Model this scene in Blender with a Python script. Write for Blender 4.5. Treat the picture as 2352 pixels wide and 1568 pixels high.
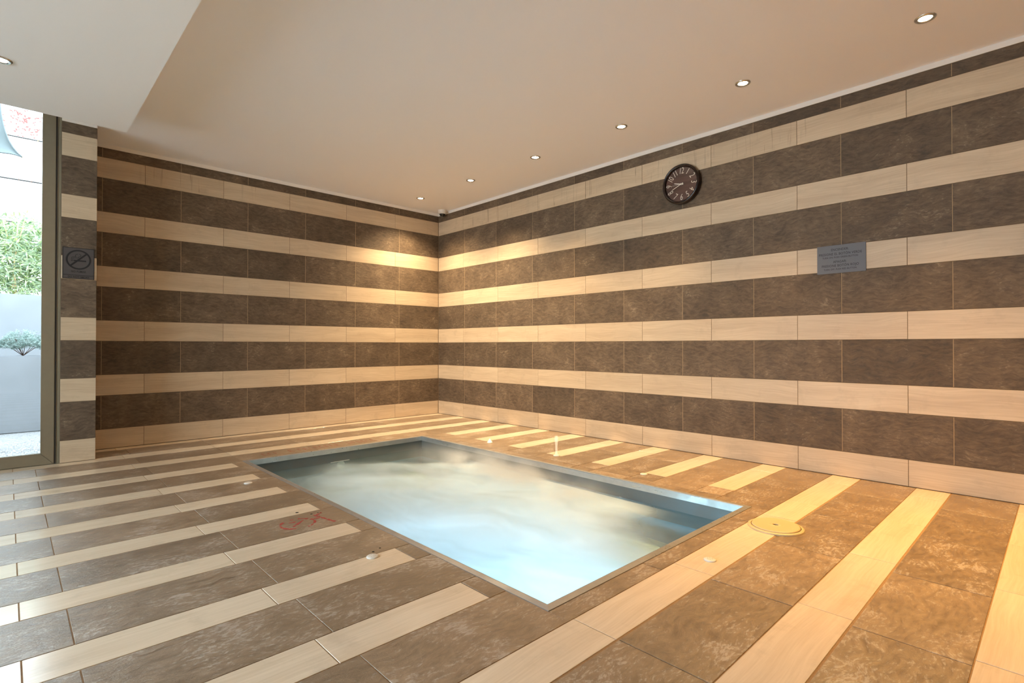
import bpy, bmesh, math, random
from mathutils import Vector, Matrix, Euler
random.seed(7)
R = math.radians
S = bpy.context.scene
for o in list(bpy.data.objects):
    bpy.data.objects.remove(o)

# ---------------------------------------------------------------- camera
CAMX, CAMY, CAMZ = 5.8383, -4.2055, 0.9081
cam = bpy.data.objects.new('camera', bpy.data.cameras.new('camera'))
S.collection.objects.link(cam)
cam.location = (CAMX, CAMY, CAMZ)
cam.rotation_euler = (R(90) + 0.00813, 0, 0.80808)
cam.data.sensor_width = 36.0
cam.data.lens = 1213.374 / 2352 * 36.0
cam.data.clip_start = 0.05
cam.data.clip_end = 200
S.camera = cam
# ---------------------------------------------------------------- sky and exposure
W = bpy.data.worlds.new('world'); S.world = W; W.use_nodes = True
bg = W.node_tree.nodes['Background']
bg.inputs['Color'].default_value = (0.71, 0.86, 1.0, 1)
bg.inputs['Strength'].default_value = 13.0
S.view_settings.view_transform = 'Standard'
S.view_settings.look = 'None'
S.view_settings.exposure = 0.42
S.view_settings.gamma = 1.0
S.view_settings.use_curve_mapping = False
cy = S.cycles
cy.use_denoising = True
cy.max_bounces = 8; cy.diffuse_bounces = 5; cy.glossy_bounces = 3
cy.use_adaptive_sampling = True; cy.adaptive_threshold = 0.04
cy.transmission_bounces = 8; cy.transparent_max_bounces = 16; cy.volume_bounces = 1
cy.sample_clamp_indirect = 6.0
cy.caustics_reflective = False; cy.caustics_refractive = False
cy.volume_step_rate = 1.0; cy.volume_max_steps = 32
# a portal in the glazed opening only tells the sampler where the sky is
pt = bpy.data.lights.new('sky_portal', 'AREA'); pt.shape = 'RECTANGLE'; pt.size = 2.5; pt.size_y = 4.0
pt.cycles.is_portal = True
po = bpy.data.objects.new('sky_portal', pt); S.collection.objects.link(po)
po.location = (0.36, -5.95, 1.32); po.rotation_euler = (0, R(-90), 0)

pt2 = bpy.data.lights.new('sky_portal', 'AREA'); pt2.shape = 'RECTANGLE'; pt2.size = 3.2; pt2.size_y = 2.4
pt2.cycles.is_portal = True
po2 = bpy.data.objects.new('sky_portal', pt2); S.collection.objects.link(po2)
po2.location = (3.0, -8.3, 1.32); po2.rotation_euler = (R(-90), 0, R(180))
# ceiling lamps: x, y, watts, colour, cone, tilt towards the room
WARM = (1.0, 0.70, 0.36)
AMB = (1.0, 0.54, 0.13)
LAMPS = [(0.475, -0.608, 185, (1, .76, .46), 124, 0), (1.43, -0.608, 185, (1, .76, .46), 116, 0),
         (2.392, -0.608, 150, WARM, 96, 3), (3.36, -0.608, 115, WARM, 92, 4),
         (4.34, -0.608, 120, AMB, 84, 8), (5.325, -0.608, 262, AMB, 84, 12), (6.30, -0.635, 140, AMB, 84, 14),
         (7.27, -0.635, 60, AMB, 84, 10)]
# lamps in the dropped ceiling
LAMPS2 = [(1.757, -4.24, 5), (4.2, -4.24, 5), (6.65, -4.24, 5), (1.757, -6.4, 5), (4.2, -6.4, 5), (6.65, -6.4, 5)]
ZC, ZS = 2.688, 2.50          # ceiling, dropped ceiling
SX, SY = 1.010, -3.566       # its end and its long edge
ZW = -0.120                  # water level

# ---------------------------------------------------------------- helpers
def mat(name):
    m = bpy.data.materials.new(name); m.use_nodes = True
    nt = m.node_tree; nt.nodes.clear()
    return m, nt
class N:
    def __init__(s, nt): s.nt = nt
    def __call__(s, typ, **kw):
        n = s.nt.nodes.new('ShaderNode' + typ)
        ins = kw.pop('i', {})
        for k, v in kw.items(): setattr(n, k, v)
        for k, v in ins.items():
            sock = n.inputs[k]
            if isinstance(v, bpy.types.NodeSocket): s.nt.links.new(v, sock)
            elif hasattr(sock.default_value, '__len__') and isinstance(v, (tuple, list)) and len(v) == 3 and len(sock.default_value) == 4:
                sock.default_value = (*v, 1)
            else: sock.default_value = v
        return n
def srgb(r, g, b):
    f = lambda c: (c/255/12.92 if c/255 <= .04045 else ((c/255+.055)/1.055)**2.4)
    return (f(r), f(g), f(b))
def simple(name, col, rough=.5, metal=0., bump=0., bscale=60, var=0.0, spec=.5):
    m, nt = mat(name); n = N(nt)
    p = n('BsdfPrincipled', i={'Roughness': rough, 'Metallic': metal, 'Base Color': col, 'Specular IOR Level': spec})
    tc = n('TexCoord')
    if var:
        t = n('TexNoise', i={'Vector': tc.outputs['Object'], 'Scale': bscale*.3, 'Detail': 4.0})
        mx = n('Mix', data_type='RGBA', i={0: t.outputs['Fac'], 6: tuple(c*(1-var) for c in col), 7: tuple(min(1, c*(1+var)) for c in col)})
        nt.links.new(mx.outputs[2], p.inputs['Base Color'])
    if bump:
        t = n('TexNoise', i={'Vector': tc.outputs['Object'], 'Scale': bscale, 'Detail': 4.0})
        b = n('Bump', i={'Strength': bump, 'Distance': .002, 'Height': t.outputs['Fac']})
        nt.links.new(b.outputs[0], p.inputs['Normal'])
    o = n('OutputMaterial', i={'Surface': p.outputs[0]})
    return m
def ramp(n, fac, stops, interp='LINEAR'):
    r = n('ValToRGB', i={'Fac': fac}); cr = r.color_ramp; cr.interpolation = interp
    while len(cr.elements) < len(stops): cr.elements.new(.5)
    for e, (p, c) in zip(cr.elements, stops):
        e.position = p; e.color = (*c, 1) if len(c) == 3 else c
    return r

def tile_coords(n):
    tc = n('TexCoord'); oi = n('ObjectInfo')
    off = n('CombineXYZ', i={'X': n('Math', operation='MULTIPLY', i={0: oi.outputs['Random'], 1: 37.3}).outputs[0],
                             'Y': n('Math', operation='MULTIPLY', i={0: oi.outputs['Random'], 1: 91.7}).outputs[0],
                             'Z': n('Math', operation='MULTIPLY', i={0: oi.outputs['Random'], 1: 13.1}).outputs[0]})
    v = n('VectorMath', operation='ADD', i={0: tc.outputs['Object'], 1: off.outputs[0]})
    return v.outputs[0], oi.outputs['Random']
def stone_mat(name, a, b, scuff, rough, bump, floor):
    m, nt = mat(name); n = N(nt)
    v, rnd = tile_coords(n)
    # clefts: warped directional noise
    w = n('TexNoise', i={'Vector': v, 'Scale': 5.0, 'Detail': 2.0})
    wv = n('VectorMath', operation='MULTIPLY_ADD', i={0: w.outputs['Color'], 1: (.10, .10, .0), 2: v})
    mp = n('Mapping', i={'Vector': wv.outputs[0], 'Rotation': (0, 0, R(24)), 'Scale': (20, 52, 20)})
    c1 = n('TexNoise', i={'Vector': mp.outputs[0], 'Scale': 1.0, 'Detail': 8.0, 'Roughness': .66, 'Distortion': .4})
    big = n('TexNoise', i={'Vector': v, 'Scale': 6.0, 'Detail': 3.0})
    fine = n('TexNoise', i={'Vector': v, 'Scale': 190.0, 'Detail': 3.0})
    f = n('Math', operation='MULTIPLY_ADD', i={0: big.outputs['Fac'], 1: .30, 2: n('Math', operation='MULTIPLY', i={0: c1.outputs['Fac'], 1: .70}).outputs[0]})
    col = ramp(n, f.outputs[0], [(.36, a), (.62, b)])
    br = n('Math', operation='MULTIPLY_ADD', i={0: rnd, 1: .34, 2: .84})
    cm = n('VectorMath', operation='SCALE', i={0: col.outputs[0], 'Scale': br.outputs[0]})
    # pale lime scuffs on the high spots
    sm = n('Mapping', i={'Vector': wv.outputs[0], 'Rotation': (0, 0, R(-8)), 'Scale': (38, 84, 38)})
    s1 = n('TexNoise', i={'Vector': sm.outputs[0], 'Scale': 1.0, 'Detail': 5.0, 'Roughness': .7})
    sr = ramp(n, n('Math', operation='MULTIPLY', i={0: s1.outputs['Fac'], 1: n('Math', operation='ADD', i={0: big.outputs['Fac'], 1: .5}).outputs[0]}).outputs[0],
              [(.55 if floor else .62, (0, 0, 0)), (.68 if floor else .76, (.50,)*3 if floor else (.4,)*3)])
    mx = n('Mix', data_type='RGBA', i={0: sr.outputs[0], 6: cm.outputs[0], 7: scuff})
    h = n('Math', operation='MULTIPLY_ADD', i={0: fine.outputs['Fac'], 1: .16, 2: c1.outputs['Fac']})
    bp = n('Bump', i={'Strength': bump, 'Distance': .006, 'Height': h.outputs[0]})
    rr = n('MapRange', i={'Value': c1.outputs['Fac'], 'From Min': .3, 'From Max': .7, 'To Min': rough-.08, 'To Max': rough+.12})
    p = n('BsdfPrincipled', i={'Base Color': mx.outputs[2], 'Roughness': rr.outputs[0], 'Normal': bp.outputs[0], 'Specular IOR Level': .95 if floor else .4})
    n('OutputMaterial', i={'Surface': p.outputs[0]})
    return m
def wood_mat(name, a, b, rough, bump=.12, drips=False, spec=.5):
    m, nt = mat(name); n = N(nt)
    v, rnd = tile_coords(n)
    w = n('TexNoise', i={'Vector': v, 'Scale': 2.2, 'Detail': 1.0})
    wv = n('VectorMath', operation='MULTIPLY_ADD', i={0: w.outputs['Color'], 1: (.0, .09, .0), 2: v})
    mp = n('Mapping', i={'Vector': wv.outputs[0], 'Scale': (5, 120, 5)})
    g = n('TexNoise', i={'Vector': mp.outputs[0], 'Scale': 1.0, 'Detail': 4.0, 'Roughness': .6})
    mp2 = n('Mapping', i={'Vector': wv.outputs[0], 'Scale': (1.2, 16, 5)})
    g2 = n('TexNoise', i={'Vector': mp2.outputs[0], 'Scale': 1.0, 'Detail': 3.0})
    f = n('Math', operation='MULTIPLY_ADD', i={0: g2.outputs['Fac'], 1: .5, 2: n('Math', operation='MULTIPLY', i={0: g.outputs['Fac'], 1: .5}).outputs[0]})
    col = ramp(n, f.outputs[0], [(.36, a), (.64, b)])
    br = n('Math', operation='MULTIPLY_ADD', i={0: rnd, 1: .08, 2: .96})
    cm = n('VectorMath', operation='SCALE', i={0: col.outputs[0], 'Scale': br.outputs[0]})
    out = cm.outputs[0]
    # faint grime, and run marks on the walls' highest pale course
    ge = n('NewGeometry'); sp = n('SeparateXYZ', i={'Vector': ge.outputs['Position']})
    d = n('TexNoise', i={'Vector': v, 'Scale': 7.0, 'Detail': 5.0, 'Roughness': .65})
    dr = ramp(n, d.outputs['Fac'], [(.55, (0, 0, 0)), (.78, (.35,)*3)])
    mx = n('Mix', data_type='RGBA', i={0: dr.outputs[0], 6: out, 7: tuple(c*.62 for c in a)}); out = mx.outputs[2]
    if drips:
        pm = n('Mapping', i={'Vector': ge.outputs['Position'], 'Scale': (38, 38, 1.8)})
        dn = n('TexNoise', i={'Vector': pm.outputs[0], 'Scale': 1.0, 'Detail': 3.0, 'Roughness': .6, 'Distortion': .3})
        dd = ramp(n, dn.outputs['Fac'], [(.60, (0, 0, 0)), (.70, (1, 1, 1))])
        zt = n('MapRange', i={'Value': sp.outputs['Z'], 'From Min': 2.39, 'From Max': 2.42, 'To Min': 0, 'To Max': 1})
        xn = n('TexNoise', i={'Vector': ge.outputs['Position'], 'Scale': 1.1, 'Detail': 1.0})
        xr = n('MapRange', i={'Value': xn.outputs['Fac'], 'From Min': .48, 'From Max': .62, 'To Min': 0, 'To Max': .55})
        q = n('Math', operation='MULTIPLY', i={0: dd.outputs[0], 1: n('Math', operation='MULTIPLY', i={0: zt.outputs[0], 1: xr.outputs[0]}).outputs[0]})
        mx2 = n('Mix', data_type='RGBA', i={0: q.outputs[0], 6: out, 7: srgb(92, 72, 52)}); out = mx2.outputs[2]
    bp = n('Bump', i={'Strength': bump, 'Distance': .001, 'Height': g.outputs['Fac']})
    p = n('BsdfPrincipled', i={'Base Color': out, 'Roughness': rough, 'Normal': bp.outputs[0], 'Specular IOR Level': spec})
    n('OutputMaterial', i={'Surface': p.outputs[0]})
    return m

M = {}
M['stone_wall'] = stone_mat('dark cleft stone tile on walls', srgb(74, 60, 46), srgb(114, 95, 75), srgb(176, 154, 126), .62, .60, False)
M['stone_floor'] = stone_mat('dark cleft stone tile on floor', srgb(118, 98, 77), srgb(156, 132, 106), srgb(204, 194, 184), .36, .38, True)
M['wood_wall'] = wood_mat('pale wood-grain tile on walls', srgb(188, 164, 135), srgb(209, 187, 157), .50, drips=True)
M['wood_floor'] = wood_mat('pale wood-grain tile on floor', srgb(218, 196, 168), srgb(234, 214, 188), .20, spec=1.0)
M['grout_wall'] = simple('wall grout', srgb(112, 90, 66), .9, bump=.3, bscale=300)
M['pointing'] = simple('pale pointing', srgb(176, 148, 114), .9, bump=.3, bscale=300)
M['grout_floor'] = simple('floor grout', srgb(160, 130, 98), .9, bump=.3, bscale=300, var=.25)
M['paint'] = simple('ceiling paint', srgb(243, 241, 241), .85, bump=.05, bscale=40)
M['soffit'] = simple('dropped ceiling paint', srgb(243, 242, 240), .85, bump=.05, bscale=40)
M['plaster'] = simple('plaster', srgb(240, 232, 222), .85, bump=.1, bscale=60)
M['alu'] = simple('bronze anodised aluminium', srgb(138, 126, 104), .42, .25, bump=.04, bscale=90, var=.08)
M['gasket'] = simple('black rubber gasket', srgb(50, 46, 42), .7)
M['chrome'] = simple('brushed chrome', (.62, .60, .57), .25, 1.0)
M['white_plastic'] = simple('white plastic', srgb(222, 214, 202), .4)
M['cream_plastic'] = simple('cream plastic', srgb(202, 178, 136), .5, bump=.05, bscale=200)
M['black'] = simple('black', (.008, .008, .008), .3)
M['hole'] = simple('dark hole', (.01, .008, .006), .9)
M['clock_rim'] = simple('dark brown lacquer', srgb(30, 15, 12), .2, spec=.5)
M['ink'] = simple('black ink', (.012, .010, .010), .6)
M['plate'] = simple('grey engraved plate', srgb(104, 104, 108), .6)
M['sign_face'] = simple('dark grey sign face', srgb(78, 72, 70), .5)
M['ivory'] = simple('ivory print', srgb(226, 214, 196), .5)
M['red_paint'] = simple('worn red paint', srgb(168, 62, 54), .7, var=.3, bscale=300)
M['pink_paint'] = simple('faded red paint', srgb(160, 84, 72), .75, var=.3, bscale=300)
M['concrete'] = simple('pale concrete', (.22, .23, .245), .9, bump=.4, bscale=14, var=.16)
M['paving'] = simple('pale terrace paving', (.62, .61, .60), .85, bump=.3, bscale=14, var=.1)
M['gravel'] = simple('gravel', (.16, .155, .15), .95, bump=.6, bscale=40, var=.4)
M['pebble'] = simple('pebble', (.20, .195, .19), .9, var=.3)
M['white_wall'] = simple('white rendered wall', (.82, .82, .82), .8)
M['leaf'] = None
M['sail'] = simple('grey shade cloth', (.05, .06, .06), .9, bump=.2, bscale=200, var=.1)
M['twig'] = simple('brown twig', srgb(84, 56, 42), .8)
M['vine_leaf'] = simple('red vine leaf', srgb(120, 44, 36), .7, var=.3)
M['cane'] = simple('bamboo cane', srgb(190, 160, 110), .6)
M['soil'] = simple('soil', srgb(96, 82, 70), .95, bump=.5, bscale=60)

def leaf_mat(name, c1, c2, tr):
    m, nt = mat(name); n = N(nt)
    ge = n('NewGeometry')
    t = n('TexNoise', i={'Vector': ge.outputs['Position'], 'Scale': 23.0, 'Detail': 3.0})
    col = ramp(n, t.outputs['Fac'], [(.35, c1), (.65, c2)])
    d = n('BsdfDiffuse', i={'Color': col.outputs[0]})
    tl = n('BsdfTranslucent', i={'Color': col.outputs[0]})
    mx = n('MixShader', i={0: tr, 1: d.outputs[0], 2: tl.outputs[0]})
    g = n('BsdfGlossy', i={'Roughness': .4, 'Color': (.9, .9, .9)})
    m2 = n('MixShader', i={0: .06, 1: mx.outputs[0], 2: g.outputs[0]})
    n('OutputMaterial', i={'Surface': m2.outputs[0]})
    return m
M['leaf'] = leaf_mat('bamboo leaf', (.04, .10, .03), (.26, .33, .10), .35)
M['silver_leaf'] = leaf_mat('silver grey leaf', (.12, .19, .16), (.26, .33, .30), .2)

def glass_mat():
    m, nt = mat('clear window glass'); n = N(nt)
    t = n('BsdfTransparent', i={'Color': (.96, .98, .97)}); g = n('BsdfGlossy', i={'Roughness': .01})
    f = n('Fresnel', i={'IOR': 1.45})
    mx = n('MixShader', i={0: f.outputs[0], 1: t.outputs[0], 2: g.outputs[0]})
    n('OutputMaterial', i={'Surface': mx.outputs[0]}); return m
M['glass'] = glass_mat()
def lens_mat():
    m, nt = mat('lit lamp glass'); n = N(nt)
    e = n('Emission', i={'Color': (1, .86, .62), 'Strength': 60.0})
    n('OutputMaterial', i={'Surface': e.outputs[0]}); return m
M['lamp'] = lens_mat()
def pool_lens():
    m, nt = mat('lit pool lamp glass'); n = N(nt)
    e = n('Emission', i={'Color': (.55, .80, 1.0), 'Strength': 12.0})
    n('OutputMaterial', i={'Surface': e.outputs[0]}); return m
M['pool_lamp'] = pool_lens()
def wood_dial():
    m, nt = mat('brown wood dial'); n = N(nt)
    tc = n('TexCoord'); mp = n('Mapping', i={'Vector': tc.outputs['Object'], 'Scale': (3, 30, 10), 'Rotation': (0, 0, R(4))})
    t = n('TexNoise', i={'Vector': mp.outputs[0], 'Scale': 1.0, 'Detail': 5.0})
    c = ramp(n, t.outputs['Fac'], [(.3, srgb(66, 44, 38)), (.7, srgb(100, 72, 62))])
    p = n('BsdfPrincipled', i={'Base Color': c.outputs[0], 'Roughness': .3})
    n('OutputMaterial', i={'Surface': p.outputs[0]}); return m
M['dial'] = wood_dial()
def steel(name, base, rough, grime, METAL=.92):
    m, nt = mat(name); n = N(nt)
    ge = n('NewGeometry')
    t = n('TexNoise', i={'Vector': ge.outputs['Position'], 'Scale': 9.0, 'Detail': 7.0, 'Roughness': .65})
    st = n('Mapping', i={'Vector': ge.outputs['Position'], 'Scale': (3, 3, 60)})
    s = n('TexNoise', i={'Vector': st.outputs[0], 'Scale': 1.0, 'Detail': 3.0})
    k = ramp(n, t.outputs['Fac'], [(.40, (0, 0, 0)), (.66, (1, 1, 1))])
    kk = n('Math', operation='MULTIPLY', i={0: k.outputs[0], 1: grime})
    col = n('Mix', data_type='RGBA', i={0: kk.outputs[0], 6: base, 7: srgb(120, 98, 78)})
    rg = n('MapRange', i={'Value': s.outputs['Fac'], 'To Min': rough-.06, 'To Max': rough+.10})
    r2 = n('Mix', data_type='FLOAT', i={0: kk.outputs[0], 2: rg.outputs[0], 3: .75})
    mt = n('Math', operation='SUBTRACT', i={0: METAL, 1: n('Math', operation='MULTIPLY', i={0: kk.outputs[0], 1: METAL-.07}).outputs[0]})
    b = n('Bump', i={'Strength': .06, 'Distance': .002, 'Height': t.outputs['Fac']})
    p = n('BsdfPrincipled', i={'Base Color': col.outputs[2], 'Roughness': r2.outputs[0], 'Metallic': mt.outputs[0], 'Normal': b.outputs[0]})
    n('OutputMaterial', i={'Surface': p.outputs[0]}); return m
M['steel'] = steel('dull stainless steel', (.15, .16, .16), .45, .25, .45)
M['steel_rim'] = steel('worn stainless steel rim', (.50, .49, .48), .26, .22, .75)
M['basin'] = simple('pale basin lining', srgb(206, 198, 160), .5, bump=.1, bscale=30, var=.06)
M['basin_bottom'] = simple('pale green basin floor', srgb(176, 196, 192), .5, bump=.1, bscale=30, var=.06)
M['basin_wall'] = simple('blue grey basin side', srgb(104, 150, 172), .5, .0, var=.06)

def put(name, me, m=None, parent=None, loc=None, rot=None):
    o = bpy.data.objects.new(name, me); S.collection.objects.link(o)
    if m is not None and len(me.materials) == 0: me.materials.append(m)
    if parent is not None: o.parent = parent
    if loc is not None: o.location = loc
    if rot is not None: o.rotation_euler = rot
    return o
def empty(name, loc=(0, 0, 0), rot=(0, 0, 0)):
    o = bpy.data.objects.new(name, None); S.collection.objects.link(o); o.empty_display_size = .1
    o.location = loc; o.rotation_euler = rot; return o
def tag(o, label, cat, group=None, kind=None):
    o['label'] = label; o['category'] = cat
    if group: o['group'] = group
    if kind: o['kind'] = kind
    return o
def mesh(name, verts, faces, smooth=False):
    me = bpy.data.meshes.new(name); me.from_pydata(verts, [], faces); me.update()
    if smooth:
        for p in me.polygons: p.use_smooth = True
    return me
class MB:
    def __init__(s): s.v = []; s.f = []
    def box(s, x0, x1, y0, y1, z0, z1):
        b = len(s.v)
        s.v += [(x0, y0, z0), (x1, y0, z0), (x1, y1, z0), (x0, y1, z0), (x0, y0, z1), (x1, y0, z1), (x1, y1, z1), (x0, y1, z1)]
        s.f += [tuple(b+i for i in q) for q in ((0, 3, 2, 1), (4, 5, 6, 7), (0, 1, 5, 4), (1, 2, 6, 5), (2, 3, 7, 6), (3, 0, 4, 7))]
        return s
    def prism(s, prof, axis, a, b_):
        """closed profile of (u,v) points swept along axis 0/1/2"""
        n = len(prof); b = len(s.v)
        for t in (a, b_):
            for u, v in prof:
                s.v.append({0: (t, u, v), 1: (u, t, v), 2: (u, v, t)}[axis])
        s.f += [tuple(b+i for i in range(n)), tuple(b+n+i for i in reversed(range(n)))]
        s.f += [(b+i, b+n+i, b+n+(i+1) % n, b+(i+1) % n) for i in range(n)]
        return s
    def lathe(s, prof, seg=32, c=(0, 0, 0), closed=False):
        b = len(s.v); n = len(prof)
        for k in range(seg):
            a = 2*math.pi*k/seg
            for r, z in prof: s.v.append((c[0]+r*math.cos(a), c[1]+r*math.sin(a), c[2]+z))
        for k in range(seg):
            for i in range(n-1 if not closed else n):
                j = (i+1) % n; k2 = (k+1) % seg
                s.f.append((b+k*n+i, b+k2*n+i, b+k2*n+j, b+k*n+j))
        return s
    def tube(s, pts, r, seg=6):
        b = len(s.v); pts = [Vector(p) for p in pts]
        for i, p in enumerate(pts):
            t = (pts[min(i+1, len(pts)-1)] - pts[max(i-1, 0)]).normalized()
            u = t.cross(Vector((0, 0, 1)) if abs(t.z) < .9 else Vector((1, 0, 0))).normalized(); w = t.cross(u)
            rr = r(i/(len(pts)-1)) if callable(r) else r
            for k in range(seg):
                a = 2*math.pi*k/seg; q = p + (u*math.cos(a)+w*math.sin(a))*rr; s.v.append(tuple(q))
        for i in range(len(pts)-1):
            for k in range(seg):
                s.f.append((b+i*seg+k, b+i*seg+(k+1) % seg, b+(i+1)*seg+(k+1) % seg, b+(i+1)*seg+k))
        s.f.append(tuple(b+k for k in reversed(range(seg)))); s.f.append(tuple(b+(len(pts)-1)*seg+k for k in range(seg)))
        return s
    def build(s, name, m, parent=None, smooth=False, bevel=0, loc=None, rot=None):
        me = mesh(name, s.v, s.f, smooth)
        bm = bmesh.new(); bm.from_mesh(me)
        bmesh.ops.recalc_face_normals(bm, faces=bm.faces)
        if bevel: bmesh.ops.bevel(bm, geom=list(bm.edges), offset=bevel, segments=2, affect='EDGES', clamp_overlap=True)
        bm.to_mesh(me); bm.free()
        return put(name, me, m, parent, loc, rot)
def struct(name, label=None, **k):
    o = empty(name, **k); o['kind'] = 'structure'
    if label: o['label'] = label
    return o

_tc = {}
def tile_mesh(w, h, m, t=.007, b=.0008):
    key = (round(w, 4), round(h, 4), m)
    if key in _tc: return _tc[key]
    v = []
    for z, d in ((0, b), (-b, 0), (-t, 0)):
        x, y = w/2-d, h/2-d
        v += [(-x, -y, z), (x, -y, z), (x, y, z), (-x, y, z)]
    f = [(0, 1, 2, 3), (11, 10, 9, 8)]
    for r in (0, 4):
        for k in range(4): f.append((r+k, r+4+k, r+4+(k+1) % 4, r+(k+1) % 4))
    me = mesh('tile', v, f); me.materials.append(M[m]); _tc[key] = me
    return me
ROT = {'R': (R(90), 0, 0), 'L': (R(90), 0, R(90)), 'F': (0, 0, R(90))}
def tile(parent, kind, side, a0, a1, b0, b1, m):
    """a: along the tile's length, b: across it. side R: a=x b=z; L: a=y b=z; F: a=y b=x."""
    if a1-a0 < .006 or b1-b0 < .006: return
    me = tile_mesh(a1-a0, b1-b0, m)
    p = random.uniform(-.0005, .0003); a, b = (a0+a1)/2, (b0+b1)/2
    off = PLANE.get(id(parent), 0)
    loc = {'R': (a, off-p, b), 'L': (off+p, a, b), 'F': (b, a, p)}[side]
    o = put(kind, me, None, parent, loc, ROT[side])
    if side == 'F': o.rotation_euler = (0, 0, R(90))
    return o
PLANE = {}
def cuts(joints, lo, hi, g):
    js = [lo-g/2] + [j for j in sorted(joints) if lo+.01 < j < hi-.01] + [hi+g/2]
    return [(js[i]+g/2, js[i+1]-g/2) for i in range(len(js)-1)]

# ================================================================ walls
ROWS = []      # (kind, z0, z1)
ROWS.append(('wood', .0035, .172))
for k in range(6):
    z = .1755+.479*k
    ROWS.append(('stone', z, min(z+.2945, 2.651)))
    if z+.2945 < 2.6: ROWS.append(('wood', z+.297, z+.479-.0035))
def tiled_wall(parent, side, lo, hi, jd, jl, off=0.):
    PLANE[id(parent)] = off
    pm = MB()       # pale pointing in the upright joints of the dark courses
    for kind, z0, z1 in ROWS:
        if kind == 'stone':
            for j in jd:
                if lo+.01 < j < hi-.01:
                    a = .0016
                    if side == 'R': pm.box(j-a, j+a, .0012, .0025, z0+.001, z1-.001)
                    else: pm.box(-.0025, -.0008, j-a, j+a, z0+.001, z1-.001)
    if pm.v: pm.build('pointing', M['pointing'], parent)['kind'] = 'stuff'
    for kind, z0, z1 in ROWS:
        for a0, a1 in cuts(jd if kind == 'stone' else jl, lo, hi, 0.0034 if kind == 'stone' else .0030):
            tile(parent, kind+'_tile', side, a0, a1, z0, z1, kind+'_wall')
wr = struct('wall_right')
MB().box(-.15, 9.15, .002, .15, 0, ZC).build('grout_bed', M['grout_wall'], wr)
XR = 7.165
tiled_wall(wr, 'R', .004, XR, [.5645+.6*k for k in range(14)], [.5362+.6573*k for k in range(14)])
def rest(parent, side, lo, hi, off=0.):      # never in view: the same courses joined
    for kind in ('stone', 'wood'):
        mb = MB()
        for k, z0, z1 in ROWS:
            if k == kind:
                L = .6 if k == 'stone' else .6573; a = lo
                while a < hi-.05:
                    b = min(a+L, hi)
                    mb.box(*((a+.002, b-.002, off, off+.006, z0, z1) if side == 'R' else (off-.006, off, a+.002, b-.002, z0, z1)))
                    a = b
        o = mb.build(kind+'_tiling', M[kind+'_wall'], parent); o['kind'] = 'stuff'
rest(wr, 'R', XR, 9.0)
wl = struct('wall_left')
MB().box(-.15, -.002, -3.80, .0, 0, ZC).build('grout_bed', M['grout_wall'], wl)
tiled_wall(wl, 'L', -3.688, -.004, [-(.6080+.6*k) for k in range(7)], [-(.6662+.6573*k) for k in range(6)])
# pier beside the glazed doors
we = struct('wall_entrance')
MB().box(-.15, .478, -3.908, -3.694, 0, ZC+.12).build('grout_bed', M['grout_wall'], we)
tiled_wall(we, 'L', -3.9075, -3.6915, [], [], .480)
for kind, z0, z1 in ROWS:       # return face of the pier, towards the tiled corner
    me = tile_mesh(.46, z1-z0, kind+'_wall')
    put(kind+'_tile', me, None, we, (.247, -3.6905, (z0+z1)/2), (R(90), 0, R(180)))
w3 = struct('wall_behind')
MB().box(9.0, 9.15, -8.0, .0, 0, ZC).build('plaster_face', M['plaster'], w3)
w4 = struct('wall_near')
MB().box(-.15, 9.15, -8.15, -8.0, 0, .10).box(-.15, 9.15, -8.15, -8.0, 2.55, ZC).box(-.15, 1.4, -8.15, -8.0, .10, 2.55).box(4.6, 9.15, -8.15, -8.0, .10, 2.55).box(-.15, SX, -8.15, -8.0, ZC, ZC+.12).build('plaster_face', M['plaster'], w4)
for q in range(2):  # unseen windows, added and placed to bring soft daylight onto the tiled walls
    wn = struct('added_window_%d' % (q+1)); a = 1.4+1.6*q
    MB().box(a, a+.06, -8.11, -8.05, .1, 2.55).build('stile', M['alu'], wn); MB().box(a+1.54, a+1.6, -8.11, -8.05, .1, 2.55).build('stile', M['alu'], wn)
    MB().box(a+.06, a+1.54, -8.11, -8.05, .1, .18).build('rail', M['alu'], wn); MB().box(a+.06, a+1.54, -8.11, -8.05, 2.47, 2.55).build('rail', M['alu'], wn)
    MB().box(a+.05, a+1.55, -8.083, -8.077, .17, 2.48).build('glass_pane', M['glass'], wn)
# plaster strips above the tiles
def strip(name, box):
    o = MB().box(*box).build(name, M['plaster'], bevel=.0015); o['kind'] = 'structure'
strip('trim_1', (0.0, 9.0, -.004, .002, 2.653, ZC))
strip('trim_2', (-.002, .004, -3.69, 0.0, 2.653, ZC))
strip('trim_3', (.478, .484, -3.908, -3.69, 2.653, ZC+.12))
# ceiling
c = MB().box(-.15, 9.15, SY-.12, .15, ZC, ZC+.22).box(SX-.06, 9.15, -8.15, SY-.12, ZC, ZC+.22).box(.38, SX-.06, -8.15, SY-.12, ZC+.12, ZC+.22).build('ceiling', M['paint']); c['kind'] = 'structure'
c = MB().box(SX, 9.0, -8.0, SY, ZS, ZC).build('ceiling_dropped', M['soffit'], bevel=.002); c['kind'] = 'structure'

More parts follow.
